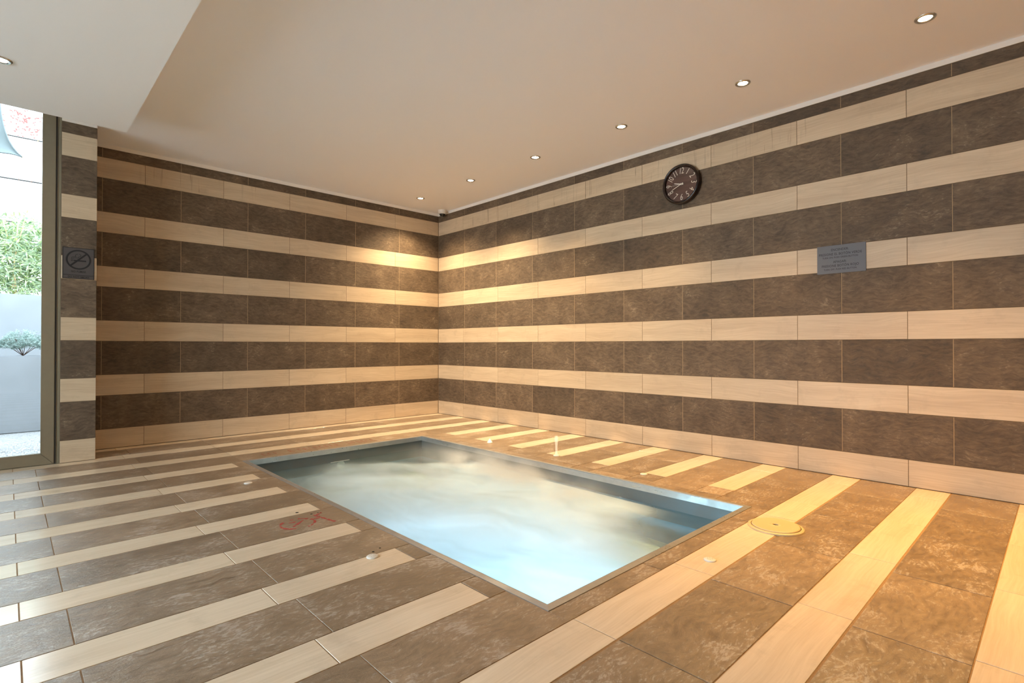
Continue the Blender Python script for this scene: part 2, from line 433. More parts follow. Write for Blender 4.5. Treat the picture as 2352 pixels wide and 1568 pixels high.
# ================================================================ floor
PX0, PX1, PY0, PY1 = 1.352, 4.612, -2.862, -1.163    # opening of the pool in the tiling
fl = struct('floor')
HX0, HX1, HY0, HY1 = PX0, PX1, PY0, PY1
MB().box(-.15, HX0, -8.15, .15, -.12, -.0025).box(HX1, 9.15, -8.15, .15, -.12, -.0025)\
    .box(HX0, HX1, -8.15, HY0, -.12, -.0025).box(HX0, HX1, HY1, .15, -.12, -.0025).build('grout_bed', M['grout_floor'], fl)
YL = -5.02
FX = 7.05
G = .004
jl_main = [-.235-.6573*k for k in range(12)]     # pale strips, fallback
JL = [-.232, -.887, -1.540, -2.192, -2.854, -3.5125, -4.171, -4.829]
JD = [-.438, -1.040, -1.640, -2.238, -2.855, -3.4525, -4.0515, -4.650]
JLR = [-.236, -.870, -1.527, -2.176, -2.838, -3.497, -4.155, -4.81]
JDR = [-.437, -1.036, -1.630, -2.219, -2.833, -3.43, -4.03, -4.63]
def fcol(kind, x0, x1, ya, yb, joints):
    m = kind+'_floor'
    for a0, a1 in cuts(joints, ya, yb, G):
        tile(fl, kind+'_tile', 'F', a0, a1, x0, x1, m)
YT = -.004
cols = []
k = -1
while True:
    x0 = .427+.4753*k
    if x0 > FX: break
    lx0, lx1 = max(x0, .004), x0+.1685
    dx0, dx1 = lx1+(.004 if k < 9 else .008), x0+.4753-.004
    # pale strip
    if lx1 < PX0 :
        fcol('wood', lx0, lx1, YL, YT, JL)
    elif x0 < PX1-.05 and x0 > PX0-.05:
        fcol('wood', lx0, lx1, YL, -2.9425, JL)
        fcol('stone', lx0, lx1, -2.9385, PY0-.001, [])
        fcol('wood', lx0, lx1, -.900, YT, [-.240])
        fcol('stone', lx0, lx1, PY1+.001, -.904, [-1.072])
    else:
        J = [-.236, -.870, -1.245, -1.540, -2.184, -2.838, -3.497, -4.155, -4.81] if abs(x0-4.705) < .02 else JLR
        fcol('wood', lx0, lx1, YL, YT, J)
    # dark strip
    if dx0 < PX0 and dx1 > PX0:      # runs past the pool's end, its last 2 cm cut away there
        fcol('stone', dx0, PX0-.001, PY0, PY1, JD)
        fcol('stone', dx0, dx1, YL, PY0-.001, JD)
        fcol('stone', dx0, dx1, PY1+.001, YT, [-.438, -1.040])
    elif dx1 < PX0:
        fcol('stone', dx0, dx1, YL, YT, JD)
    elif dx0 < PX1 and dx1 > PX1:
        fcol('stone', dx0, dx1, YL, PY0-.001, JD)
        fcol('stone', PX1+.001, dx1, PY0, PY1, [-1.43, -1.69, -2.28])
        fcol('stone', dx0, dx1, PY1+.001, YT, [-.438])
    elif dx0 > PX0 and dx1 < PX1:
        fcol('stone', dx0, dx1, YL, PY0-.001, JD)
        fcol('stone', dx0, dx1, PY1+.001, YT, [-.438, -1.072])
    else:
        fcol('stone', dx0, dx1, YL, YT, JDR)
    k += 1
# the floor beyond what the photograph shows
for kind in ('stone', 'wood'):
    mb = MB(); q = -1
    while .427+.4753*q < 9:
        x0 = .427+.4753*q
        a, b = ((max(x0, .484), x0+.1685) if kind == 'wood' else (max(.484, x0+.1725), x0+.4713)); b = min(b, 9.0)
        y = YL
        if b > a:
            L = .6573 if kind == 'wood' else .6
            y = YL if x0 < FX else 0
            while y > -8:
                y2 = max(y-L, -8); mb.box(a, b, y2+.002, y-.002, -.006, 0); y = y2
        q += 1
    o = mb.build(kind+'_tiling', M[kind+'_floor'], fl); o['kind'] = 'stuff'
# screw holes drilled in the floor
def px_disc(name, x, y, r, z, m, parent=None, seg=10):
    o = MB().lathe([(0, .0006), (r*.8, .0008), (r, 0)], seg).build(name, m, parent, loc=(x, y, z)); return o
for x, y, r in ((2.944, -3.059, .009), (3.023, -3.013, .007), (3.725, -3.033, .006), (3.708, -2.99, .005), (3.027, -2.979, .005)):
    px_disc('drill_hole', x, y, r, .0002, M['hole'], fl)

# ================================================================ plunge pool
IX0, IX1, IY0, IY1 = 1.378, 4.578, -2.830, -1.200        # inner face of the rim
DX = .014                                                # the sides stand back from the rim's lip
pool = empty('plunge_pool', (2.98, -2.01, 0))
tag(pool, 'sunken steel plunge pool with worn metal rim, set in the striped floor', 'pool')
pool_inv = Matrix.Translation((-2.98, 2.01, 0))
def inpool(o): o.matrix_parent_inverse = pool_inv; return o
# rim: flange, rounded lip, turned-down fascia; one section on each side
def rim(axis, out, inn, a, b):
    s = 1 if inn > out else -1
    prof = [(out, -.010), (out, .0016), (inn-s*.008, .0045), (inn-s*.002, .0030), (inn, -.002), (inn, -.040), (inn-s*.004, -.040), (inn-s*.006, -.010)]
    n = len(prof); v = []
    for i, (u, z) in enumerate(prof):
        t = (u-out)/(inn-out)
        lo, hi = a[0]+(a[1]-a[0])*t, b[0]+(b[1]-b[0])*t
        for w in (lo, hi): v.append((u, w, z) if axis == 0 else (w, u, z))
    f = [tuple(2*i for i in range(n)), tuple(2*i+1 for i in reversed(range(n)))] + [(2*i, 2*i+1, 2*((i+1) % n)+1, 2*((i+1) % n)) for i in range(n)]
    mb = MB(); mb.v = v; mb.f = f
    return inpool(mb.build('rim_section', M['steel_rim'], pool))
rim(0, PX0, IX0, (PY0, IY0), (PY1, IY1)); rim(0, PX1, IX1, (PY0, IY0), (PY1, IY1))
rim(1, PY0, IY0, (PX0, IX0), (PX1, IX1)); rim(1, PY1, IY1, (PX0, IX0), (PX1, IX1))
bx0, bx1, by0, by1 = IX0-DX, IX1+DX, IY0-DX, IY1+DX
def side_panel(b): inpool(MB().box(*b).build('side_panel', M['steel'], pool))
ZB = -.90
side_panel((bx0-.004, bx0, by0, by1, -.20, -.004)); side_panel((bx1, bx1+.004, by0, by1, -.20, -.004))
side_panel((bx0, bx1, by0-.004, by0, -.20, -.004)); side_panel((bx0, bx1, by1, by1+.004, -.20, -.004))
def lower(b): inpool(MB().box(*b).build('lower_side', M['basin_wall'], pool))
lower((bx0-.004, bx0, by0, by1, ZB, -.20)); lower((bx1, bx1+.004, by0, by1, ZB, -.20))
lower((bx0, bx1, by0-.004, by0, ZB, -.20)); lower((bx0, bx1, by1, by1+.004, ZB, -.20))
BZ = -.34
inpool(MB().box(bx0, bx0+.45, by0, by1, ZB, BZ).box(bx0+.45, bx1, by1-.45, by1, ZB, BZ).build('bench', M['basin'], pool))
inpool(MB().box(bx0, bx1, by0, by1, ZB-.02, ZB).build('basin_floor', M['basin_bottom'], pool))
for jx, jy, rz in ((bx0, -2.045, 0), (3.745, by1, -90), (2.35, by1, -90)):
    j = MB().lathe([(.0, .004), (.016, .004), (.018, .012), (.034, .010), (.038, 0)], 20).build('jet_nozzle', M['white_plastic'], pool, smooth=True)
    inpool(j); j.location = (jx, jy, ZW-.035)
    j.rotation_euler = (0, R(90), R(rz))
inpool(MB().box(bx0, bx0+.006, -2.14, -1.965, ZW-.004, ZW+.002).build('level_ledge', M['white_plastic'], pool))
# underwater lamps, the light that makes the near corner glow
def pool_light(x, y, rz, watts, col):
    a = MB().lathe([(0, .012), (.06, .010), (.075, .004), (.08, 0)], 24).build('underwater_lamp', M['pool_lamp'], pool, smooth=True)
    inpool(a); a.location = (x, y, -.60); a.rotation_euler = (0, R(90), R(rz))
    l = bpy.data.lights.new('underwater_light', 'AREA'); l.energy = watts; l.color = col; l.shape = 'DISK'; l.size = .14
    lo = bpy.data.objects.new('underwater_light', l); S.collection.objects.link(lo); lo.parent = pool; lo.matrix_parent_inverse = pool_inv
    d = Vector((math.cos(R(rz)), math.sin(R(rz)), .9))
    lo.location = Vector((x, y, -.60)) + d*.03
    lo.rotation_euler = d.to_track_quat('-Z', 'Y').to_euler()
pool_light(4.15, by0, 90, 6, (.50, .82, 1.0))
pool_light(bx1, -2.62, 180, 5, (.50, .82, 1.0))
pool_light(3.5, by0, 90, 4, (.60, .85, 1.0))

FOAM= [(1.5, -2.42, 0.1), (1.7, -2.22, 0.35), (1.9, -2.01, 0.45), (2.07, -1.83, 0.35), (2.24, -1.64, 0.6), (2.49, -1.38, 0.9), (2.69, -1.18, 0.9), (2.89, -0.97, 0.6), (1.91, -2.59, 0.25), (2.04, -2.45, 0.7), (2.25, -2.24, 0.8), (2.47, -2.0, 0.7), (2.7, -1.77, 0.85), (2.92, -1.53, 0.95), (3.15, -1.3, 0.9), (3.33, -1.11, 0.6), (3.48, -0.95, 0.15), (2.37, -2.6, 0.7), (2.56, -2.41, 0.95), (2.76, -2.2, 0.8), (2.97, -1.98, 0.85), (3.17, -1.77, 0.8), (3.38, -1.55, 0.85), (3.54, -1.38, 0.8), (3.69, -1.23, 0.5), (3.85, -1.06, 0.1), (4.01, -0.89, 0.05), (2.72, -2.59, 0.85), (2.87, -2.43, 0.95), (3.07, -2.23, 0.75), (3.26, -2.03, 0.85), (3.45, -1.83, 0.85), (3.64, -1.63, 0.85), (3.83, -1.43, 0.95), (3.9, -1.36, 0.9), (4.02, -1.23, 0.05), (4.21, -1.03, 0.03), (3.08, -2.64, 0.8), (3.22, -2.49, 0.85), (3.39, -2.31, 0.85), (3.57, -2.13, 0.85), (3.74, -1.94, 0.9), (3.88, -1.8, 0.95), (4.0, -1.67, 0.55), (4.09, -1.58, 0.15), (4.21, -1.45, 0.03), (4.35, -1.3, 0), (3.43, -2.66, 0.5), (3.59, -2.49, 0.65), (3.77, -2.31, 0.75), (3.93, -2.14, 0.95), (4.09, -1.98, 0.9), (4.2, -1.86, 0.7), (4.29, -1.76, 0.15), (4.41, -1.64, 0.02), (3.75, -2.67, 0.5), (3.87, -2.54, 0.6), (3.98, -2.42, 0.5), (4.1, -2.3, 0.75), (4.23, -2.16, 0.8), (4.3, -2.08, 0.7), (4.38, -2.01, 0.45), (4.42, -1.96, 0.2), (4.0, -2.68, 0.5), (4.1, -2.58, 0.6), (4.2, -2.47, 0.5), (4.31, -2.36, 0.7), (4.37, -2.3, 0.6), (4.24, -2.67, 0.6), (4.32, -2.59, 0.8), (4.39, -2.51, 0.6), (1.41, -1.78, 0.05), (1.71, -1.46, 0.02), (1.96, -1.2, 0.1), (2.16, -1.0, 0.5), (2.32, -0.82, 0.6)]
def foam_at(x, y):
    sw = sv = 0
    for a, b, v in FOAM:
        d = (x-a)**2+(y-b)**2
        w = math.exp(-d/(2*.11**2))+1e-5/(d+.01)
        sw += w; sv += w*v
    return sv/sw
def water_mat():
    m, nt = mat('foaming pool water'); n = N(nt)
    ge = n('NewGeometry'); at = n('Attribute', attribute_name='foam')
    w = n('TexNoise', i={'Vector': ge.outputs['Position'], 'Scale': 1.6, 'Detail': 2.0})
    wv = n('VectorMath', operation='MULTIPLY_ADD', i={0: w.outputs['Color'], 1: (.7, .7, 0), 2: ge.outputs['Position']})
    mp = n('Mapping', i={'Vector': wv.outputs[0], 'Rotation': (0, 0, R(-35)), 'Scale': (1.0, 2.6, 1)})
    t = n('TexNoise', i={'Vector': mp.outputs[0], 'Scale': 1.6, 'Detail': 3.0, 'Roughness': .45})
    tr = n('MapRange', i={'Value': t.outputs['Fac'], 'From Min': .30, 'From Max': .70, 'To Min': -.16, 'To Max': .12})
    env = n('MapRange', i={'Value': at.outputs['Fac'], 'From Min': .05, 'From Max': .5, 'To Min': 0, 'To Max': 1})
    f = n('Math', operation='MULTIPLY_ADD', use_clamp=True, i={0: tr.outputs[0], 1: env.outputs[0], 2: at.outputs['Fac']})
    tp = n('BsdfTransparent', i={'Color': (.60, .77, .79)})
    gl = n('BsdfGlossy', i={'Roughness': .16, 'Color': (1, 1, 1)})
    b = n('TexNoise', i={'Vector': ge.outputs['Position'], 'Scale': 6.0, 'Detail': 3.0})
    bp = n('Bump', i={'Strength': .25, 'Distance': .02, 'Height': b.outputs['Fac']})
    nt.links.new(bp.outputs[0], gl.inputs['Normal'])
    fr = n('Fresnel', i={'IOR': 1.33})
    cl = n('MixShader', i={0: fr.outputs[0], 1: tp.outputs[0], 2: gl.outputs[0]})
    d = n('BsdfDiffuse', i={'Color': (.68, .83, 1.0)})
    tl = n('BsdfTranslucent', i={'Color': (.70, .88, 1.0)})
    fm = n('MixShader', i={0: .45, 1: d.outputs[0], 2: tl.outputs[0]})
    mx = n('MixShader', i={0: f.outputs[0], 1: cl.outputs[0], 2: fm.outputs[0]})
    n('OutputMaterial', i={'Surface': mx.outputs[0]}); return m
NXW, NYW = 128, 66
vs = []; fs = []; fa = []
for j in range(NYW+1):
    for i in range(NXW+1):
        x = bx0+(bx1-bx0)*i/NXW; y = by0+(by1-by0)*j/NYW
        f = foam_at(x, y)
        edge = min((x-bx0), (by1-y), 1)
        z = ZW + .012*max(0, f-.3)*min(1, max(0, edge)/.25)*(.6+.4*math.sin(7*x+3*math.sin(5*y)))
        vs.append((x, y, z)); fa.append(min(1, f*1.08+(.06 if f > .3 else 0)))
for j in range(NYW):
    for i in range(NXW):
        a = j*(NXW+1)+i; fs.append((a, a+1, a+NXW+2, a+NXW+1))
wm = mesh('water', vs, fs, True)
at = wm.attributes.new('foam', 'FLOAT', 'POINT')
at.data.foreach_set('value', fa)
wo = put('pool_water', wm, water_mat())
tag(wo, 'foaming blue and white water churning inside the steel plunge pool', 'water', kind='stuff')

# steam hanging low over the hot water
def steam_mat():
    m, nt = mat('steam'); n = N(nt)
    ge = n('NewGeometry'); P = ge.outputs['Position']
    def blob(c, r, k):
        v = n('VectorMath', operation='SUBTRACT', i={0: P, 1: c}); v = n('VectorMath', operation='DIVIDE', i={0: v.outputs[0], 1: r})
        d = n('VectorMath', operation='DOT_PRODUCT', i={0: v.outputs[0], 1: v.outputs[0]})
        e = n('Math', operation='EXPONENT', i={0: n('Math', operation='MULTIPLY', i={0: d.outputs['Value'], 1: -1.0}).outputs[0]})
        return n('Math', operation='MULTIPLY', i={0: e.outputs[0], 1: k}).outputs[0]
    bl = [blob((2.50, -1.38, -.09), (.45, .20, .085), 1.8), blob((3.05, -1.42, -.10), (.45, .18, .07), 1.2), blob((3.55, -1.60, -.11), (.28, .22, .045), .7),
          blob((2.9, -2.0, -.11), (1.0, .5, .04), .45), blob((4.1, -1.9, -.11), (.25, .3, .045), .3)]
    a = bl[0]
    for b_ in bl[1:]: a = n('Math', operation='ADD', i={0: a, 1: b_}).outputs[0]
    w = n('TexNoise', i={'Vector': P, 'Scale': 3.2, 'Detail': 3.0, 'Distortion': .6})
    k = n('MapRange', i={'Value': w.outputs['Fac'], 'From Min': .36, 'From Max': .64, 'To Min': 0, 'To Max': 1})
    dn = n('Math', operation='MULTIPLY', i={0: a, 1: n('Math', operation='MULTIPLY', i={0: k.outputs[0], 1: 9.0}).outputs[0]})
    v = n('VolumeScatter', i={'Color': (.96, .97, .99), 'Density': dn.outputs[0], 'Anisotropy': .2})
    n('OutputMaterial', i={'Volume': v.outputs[0]}); return m
o = MB().box(1.45, 4.56, -2.80, -1.195, ZW+.022, .10).build('steam', steam_mat())
tag(o, 'thin white steam drifting low over the churning pool water', 'steam', kind='stuff')

# ================================================================ lamps
def downlight(x, y, z, watts, col, ang, label, group, tilt=0):
    e = empty('recessed_downlight', (x, y, z)); tag(e, label, 'ceiling light', group)
    MB().lathe([(.030, .002), (.031, -.003), (.036, -.006), (.046, -.005), (.050, 0), (.050, .003)], 36).build('trim_ring', M['chrome'], e, smooth=True)
    MB().lathe([(0, -.0035), (.020, -.0030), (.030, -.0005), (.030, .002)], 28).build('lamp_glass', M['lamp'], e, smooth=True)
    l = bpy.data.lights.new('downlight', 'SPOT'); l.energy = watts; l.color = col; l.spot_size = R(ang); l.spot_blend = 1.0; l.shadow_soft_size = .025
    o = bpy.data.objects.new('downlight', l); S.collection.objects.link(o); o.parent = e; o.location = (0, 0, -.012); o.rotation_euler = (R(-tilt), 0, 0)
names = ['first from the tiled corner', 'second from the tiled corner', 'third from the tiled corner', 'fourth from the tiled corner',
         'fifth from the tiled corner', 'sixth from the corner, nearest and brightest', 'seventh, out of the picture', 'eighth, out of the picture']
for (x, y, w_, c_, a_, t_), nm in zip(LAMPS, names):
    downlight(x, y, ZC, w_, c_, a_, 'chrome ringed downlight along the long wall, '+nm, 'downlights along the long tiled wall', t_)
lbl = ['beside the glazed door', 'in the middle by the pool side', 'near the rear wall', 'beside the far glazed door', 'over the middle of the deck', 'in the rear corner']
for (x, y, w_), nm in zip(LAMPS2, lbl):
    downlight(x, y, ZS, w_, WARM, 110, 'chrome ringed downlight in the dropped white ceiling '+nm, 'downlights in the dropped ceiling')

# ================================================================ camera dome in the corner
e = empty('security_camera', (.19, -.075, ZC)); tag(e, 'small white dome security camera under the ceiling in the tiled corner', 'camera')
MB().lathe([(.060, 0), (.060, -.020), (.056, -.036), (.050, -.046), (.042, -.050), (.036, -.048)], 32).build('housing', M['white_plastic'], e, smooth=True)
MB().lathe([(.040, -.046), (.037, -.062), (.028, -.074), (.014, -.081), (0, -.083)], 28).build('dome', M['black'], e, smooth=True)
l = MB().lathe([(0, .003), (.006, .003), (.010, 0)], 14).build('lens', M['chrome'], e, smooth=True)
l.location = (.024, -.020, -.064); l.rotation_euler = (0, R(125), R(-40))

# ================================================================ clock
ck = empty('wall_clock', (3.573, -.001, 2.294), (R(90), 0, 0)); tag(ck, 'round dark brown wall clock with pale numerals high on the long wall', 'clock')
RC = .171
MB().lathe([(RC*.97, 0), (RC, .006), (RC, .040), (RC*.975, .050), (RC*.93, .055), (RC*.88, .051), (RC*.855, .042), (RC*.85, .028)], 72).build('rim', M['clock_rim'], ck, smooth=True)
MB().lathe([(RC*.87, .029), (.0001, .029)], 64).build('dial', M['dial'], ck)
def text_mesh(body, size, shear=0., extrude=.0004, offset=0., space=1., align='CENTER'):
    cu = bpy.data.curves.new('text', 'FONT'); cu.body = body; cu.size = size; cu.shear = shear; cu.extrude = extrude
    cu.offset = offset; cu.space_character = space; cu.align_x = align; cu.align_y = 'CENTER'; cu.resolution_u = 3
    o = bpy.data.objects.new('text', cu); S.collection.objects.link(o)
    dg = bpy.context.evaluated_depsgraph_get()
    me = bpy.data.meshes.new_from_object(o.evaluated_get(dg))
    bpy.data.objects.remove(o); bpy.data.curves.remove(cu)
    me.materials.clear()
    return me
def xform(me, Mx): me.transform(Mx); return me
for h in range(1, 13):
    a = R(90-30*h); r = RC*.66
    me = text_mesh(str(h), .066, .12, .0004, -.0006, .86)
    rot = R(-30*h)
    if 4 <= h <= 8: rot = R(-30*h+180) if h in (5, 6, 7) else R(-30*h)
    if h in (4, 8): rot = R(-30*h)
    if h == 6: rot = 0
    xform(me, Matrix.Diagonal((.80, 1.15, 1, 1)))
    put('numeral', me, M['ivory'], ck, (r*math.cos(a), r*math.sin(a), .0302), (0, 0, rot))
def hand(name, ang, length, w, tail, z):
    mb = MB(); mb.prism([(-w, -tail), (w, -tail), (w*.9, length*.85), (0, length), (-w*.9, length*.85)], 2, z, z+.001)
    o = mb.build(name, M['ivory'], ck); o.rotation_euler = (0, 0, R(-ang)); return o
hand('hour_hand', 284, .070, .0040, .020, .0335); hand('minute_hand', 246, .098, .0028, .020, .0355); hand('second_hand', 268, .090, .0008, .025, .0372)
MB().lathe([(.008, .029), (.008, .038), (0, .039)], 16).build('hub', M['ivory'], ck, smooth=True)

# ================================================================ instruction plate
pl = empty('instruction_plate', (4.763, -.0005, 1.5155), (R(90), R(0), 0)); tag(pl, 'grey rectangular plate with black Spanish and English lettering on the long wall', 'sign')
MB().box(-.149, .149, -.0985, .0985, 0, .006).build('plate', M['plate'], pl, bevel=.001)
for body, sz, y in (('ENCENDER:', .0235, .066), ('PRESIONE EL BOTÓN VERDE', .0235, .036), ('TURN ON: PUSH GREEN BUTTON', .0165, .0125),
                    ('APAGAR:', .0235, -.019), ('PRESIONE BOTÓN ROJO', .0235, -.046), ('TURN OFF: PUSH RED BUTTON', .0165, -.071)):
    me = text_mesh(body, sz, 0, .0002, .0001, 1.08)
    wd = max(v.co.x for v in me.vertices)-min(v.co.x for v in me.vertices)
    target = {'ENCENDER:': .107, 'PRESIONE EL BOTÓN VERDE': .262, 'TURN ON: PUSH GREEN BUTTON': .218, 'APAGAR:': .082, 'PRESIONE BOTÓN ROJO': .226, 'TURN OFF: PUSH RED BUTTON': .200}[body]
    xform(me, Matrix.Diagonal((target/wd, 1.0, 1, 1)))
    put('lettering', me, M['ink'], pl, (-.006, y, .0063))

# ================================================================ no-smoking sign on the pier
ns = empty('no_smoking_sign', (.4815, -3.8030, 1.5545), (R(90), 0, R(90))); tag(ns, 'small grey no smoking sign with black symbol on the striped pier', 'sign')
hw, hh = .0975, .122
MB().box(-hw, hw, -hh, hh, 0, .004).build('plate', M['sign_face'], ns)
b = .0045; zf = .0042
MB().box(-hw, hw, hh-b, hh, .003, .0052).box(-hw, hw, -hh, -hh+b, .003, .0052).box(-hw, -hw+b, -hh, hh, .003, .0052).box(hw-b, hw, -hh, hh, .003, .0052)\
    .box(-hw, hw, -hh+.028, -hh+.0315, .003, .0052).build('border', M['ink'], ns)
def ring(r0, r1, cx, cy, seg=64):
    mb = MB(); mb.lathe([(r0, .003), (r1, .003), (r1, .0052), (r0, .0052)], seg, (cx, cy, 0), True); return mb
cyy = .029
mb = ring(.066, .0775, 0, cyy)
d = .068*math.cos(R(45)); q = .0042
mb.prism([(-d-q, cyy-d+q), (-d+q, cyy-d-q), (d+q, cyy+d-q), (d-q, cyy+d+q)], 2, .003, .0053)
mb.build('prohibition_ring', M['ink'], ns)
MB().box(-.030, .046, cyy-.013, cyy-.003, .003, .0052).box(-.0375, -.0335, cyy-.014, cyy-.002, .003, .0052).box(-.0455, -.0415, cyy-.014, cyy-.002, .003, .0052).build('cigarette', M['ink'], ns)
def stroke(pts, w):
    mb = MB()
    for (x0, y0), (x1, y1) in zip(pts, pts[1:]):
        dx, dy = x1-x0, y1-y0; L = math.hypot(dx, dy) or 1; nx, ny = -dy/L*w/2, dx/L*w/2
        ex, ey = dx/L*w*.3, dy/L*w*.3
        mb.prism([(x0+nx-ex, y0+ny-ey), (x0-nx-ex, y0-ny-ey), (x1-nx+ex, y1-ny+ey), (x1+nx+ex, y1+ny+ey)], 2, .003, .0052)
    return mb
mb = stroke([(-.0435, .031), (-.0435, .040), (-.039, .047), (-.030, .050), (-.017, .050), (-.020, .058), (-.018, .066), (-.010, .071), (-.004, .072)], .003)
m2 = stroke([(-.0355, .031), (-.0355, .036), (-.031, .041), (-.022, .042), (-.004, .042), (-.001, .046), (-.001, .051), (.006, .052), (.013, .057), (.014, .065), (.009, .071), (.003, .073)], .003)
mb.build('smoke', M['ink'], ns); m2.build('smoke', M['ink'], ns)
for body, sz, y, tw in (('NO FUMAR', .021, -.065, .090), ('DO NOT SMOKE', .019, -.1075, .130)):
    me = text_mesh(body, sz, 0, .0005, .0003, 1.05)
    wd = max(v.co.x for v in me.vertices)-min(v.co.x for v in me.vertices)
    xform(me, Matrix.Diagonal((tw/wd, 1.0, 1, 1)))
    put('lettering', me, M['ink'], ns, (0, y, .0046))

# ================================================================ floor fittings
sk = empty('skimmer_lid', (4.833, -1.420, 0)); tag(sk, 'large round cream access lid with centre hole beside the pool corner', 'lid')
MB().lathe([(.128, .0), (.127, .006), (.121, .009), (.114, .009), (.113, .003)], 64).build('frame_ring', M['cream_plastic'], sk, smooth=False)
MB().lathe([(.110, .003), (.110, .011), (.106, .014), (.030, .0145), (.026, .0158), (.016, .0155), (.013, .013), (.012, .005)], 64).build('lid', M['cream_plastic'], sk)
MB().lathe([(.0125, .0065), (0, .006)], 24).build('finger_hole', M['hole'], sk)
CAPS = [(4.793, -2.044, 'on the pale strip at the near end of the pool'), (3.774, -3.063, 'on the left deck closest to the camera'),
        (2.101, -3.048, 'on the left deck close to the far corner of the pool'), (3.776, -.945, 'between pool and long wall, by the fourth pale strip'),
        (2.108, -.929, 'under the low cone of water behind the pool'), (2.930, -.919, 'under the tall faint spout behind the pool')]
def cap(x, y, lab):
    c = empty('floor_button', (x, y, 0)); tag(c, 'round white floor cap '+lab, 'floor cap', 'round caps set in the floor around the pool')
    MB().lathe([(.026, 0), (.026, .003), (.022, .0055), (.010, .0065), (0, .0065)], 28).build('cap', M['white_plastic'], c, smooth=True)
    mb = MB()
    for k in range(6):
        a = k*math.pi/3; mb.lathe([(0, .0002), (.0016, 0)], 6, (.011*math.cos(a), .011*math.sin(a), .0064))
    mb.build('drain_holes', M['hole'], c)
for x, y, lab in CAPS: cap(x, y, lab)
def spray_mat(dens):
    m, nt = mat('fine water spray'); n = N(nt)
    tp = n('BsdfTransparent'); d = n('BsdfDiffuse', i={'Color': (.95, .95, .93)}); tl = n('BsdfTranslucent', i={'Color': (.95, .95, .93)})
    a = n('AddShader', i={0: d.outputs[0], 1: tl.outputs[0]})
    lw = n('LayerWeight', i={'Blend': .5})
    f = n('MapRange', i={'Value': lw.outputs['Facing'], 'From Min': 0, 'From Max': .9, 'To Min': dens, 'To Max': 0})
    mx = n('MixShader', i={0: f.outputs[0], 1: tp.outputs[0], 2: a.outputs[0]})
    n('OutputMaterial', i={'Surface': mx.outputs[0]}); return m
o = MB().lathe([(.027, .004), (.019, .014), (.008, .026), (.003, .034), (0, .036)], 20).build('water_spout', spray_mat(.6), smooth=True, loc=(2.108, -.929, .004))
tag(o, 'low white cone of spraying water between pool and long wall', 'water spout')
o = MB().lathe([(.018, .006), (.011, .03), (.012, .08), (.020, .13), (.017, .16), (0, .165)], 20).build('water_spout', spray_mat(.20), smooth=True, loc=(2.930, -.919, .004))
tag(o, 'tall faint column of water spray between pool and long wall', 'water spout')

# red painted depth marks, worn
def flat_strokes(groups, w, z, m, label, cat='painted mark'):
    root = empty('painted_mark', (groups[0][0][0][0], groups[0][0][0][1], 0)); tag(root, label, cat)
    inv = Matrix.Translation(-root.location)
    for lines in groups:
        mb = MB()
        for pts in lines:
            for (x0, y0), (x1, y1) in zip(pts, pts[1:]):
                n_ = max(1, int(math.hypot(x1-x0, y1-y0)/.008))
                for q_ in range(n_):
                    if random.random() < .12: continue
                    t0, t1 = q_/n_, (q_+1)/n_
                    a = (x0+(x1-x0)*t0, y0+(y1-y0)*t0); b_ = (x0+(x1-x0)*t1, y0+(y1-y0)*t1)
                    dx, dy = b_[0]-a[0], b_[1]-a[1]; L = math.hypot(dx, dy) or 1
                    ww = w*random.uniform(.35, 1.2); nx, ny = -dy/L*ww/2, dx/L*ww/2
                    mb.prism([(a[0]+nx, a[1]+ny), (a[0]-nx, a[1]-ny), (b_[0]-nx, b_[1]-ny), (b_[0]+nx, b_[1]+ny)], 2, z, z+.0005)
        if mb.v:
            o = mb.build('worn_stroke', m, root); o.matrix_parent_inverse = inv; o['kind'] = 'stuff'
    return root
cx_, cy_, rx_, ry_ = 3.127, -3.127, .078, .083
def arc(a0, a1): return [(cx_+rx_*math.cos(R(a))*(1+.04*math.sin(R(5*a))), cy_+ry_*math.sin(R(a))) for a in range(a0, a1+1, 12)]
flat_strokes([[arc(15, 160)], [arc(215, 335)], [[(3.082, -3.062), (3.100, -3.095), (3.125, -3.122), (3.163, -3.165)]], [[(3.085, -3.158), (3.094, -3.140), (3.090, -3.126)]],
              [[(3.046, -3.138), (3.052, -3.120)]], [[(3.048, -3.012), (3.100, -3.000), (3.165, -2.988), (3.226, -2.974)]],
              [[(3.030, -2.990), (3.040, -2.965)], [(3.040, -2.965), (3.060, -3.010)]], [[(3.105, -3.035), (3.112, -3.006)]]],
             .014, .0005, M['red_paint'], 'worn red painted ring and letter on the dark tile left of the pool')
lines = []
y = -2.70
segs = [(-2.66, -2.52), (-2.44, -2.38), (-2.36, -1.98), (-1.90, -1.62)]
for s0, s1 in segs:
    y = s0; grp = []; lines.append(grp)
    while y < s1-.03:
        x0 = 1.17+random.uniform(-.004, .004)
        hgt = .085
        grp.append([(x0, y), (x0+hgt, y)])
        rr = random.random()
        if rr < .7: grp.append([(x0, y), (x0, y+.028)])
        if rr > .3: grp.append([(x0+hgt, y), (x0+hgt, y+.028)])
        if rr > .5: grp.append([(x0+hgt*.5, y), (x0+hgt*.5, y+.026)])
        y += .048
flat_strokes(lines, .006, .0005, M['pink_paint'], 'faded illegible red painted lettering on dark tiles beyond the far end of the pool')

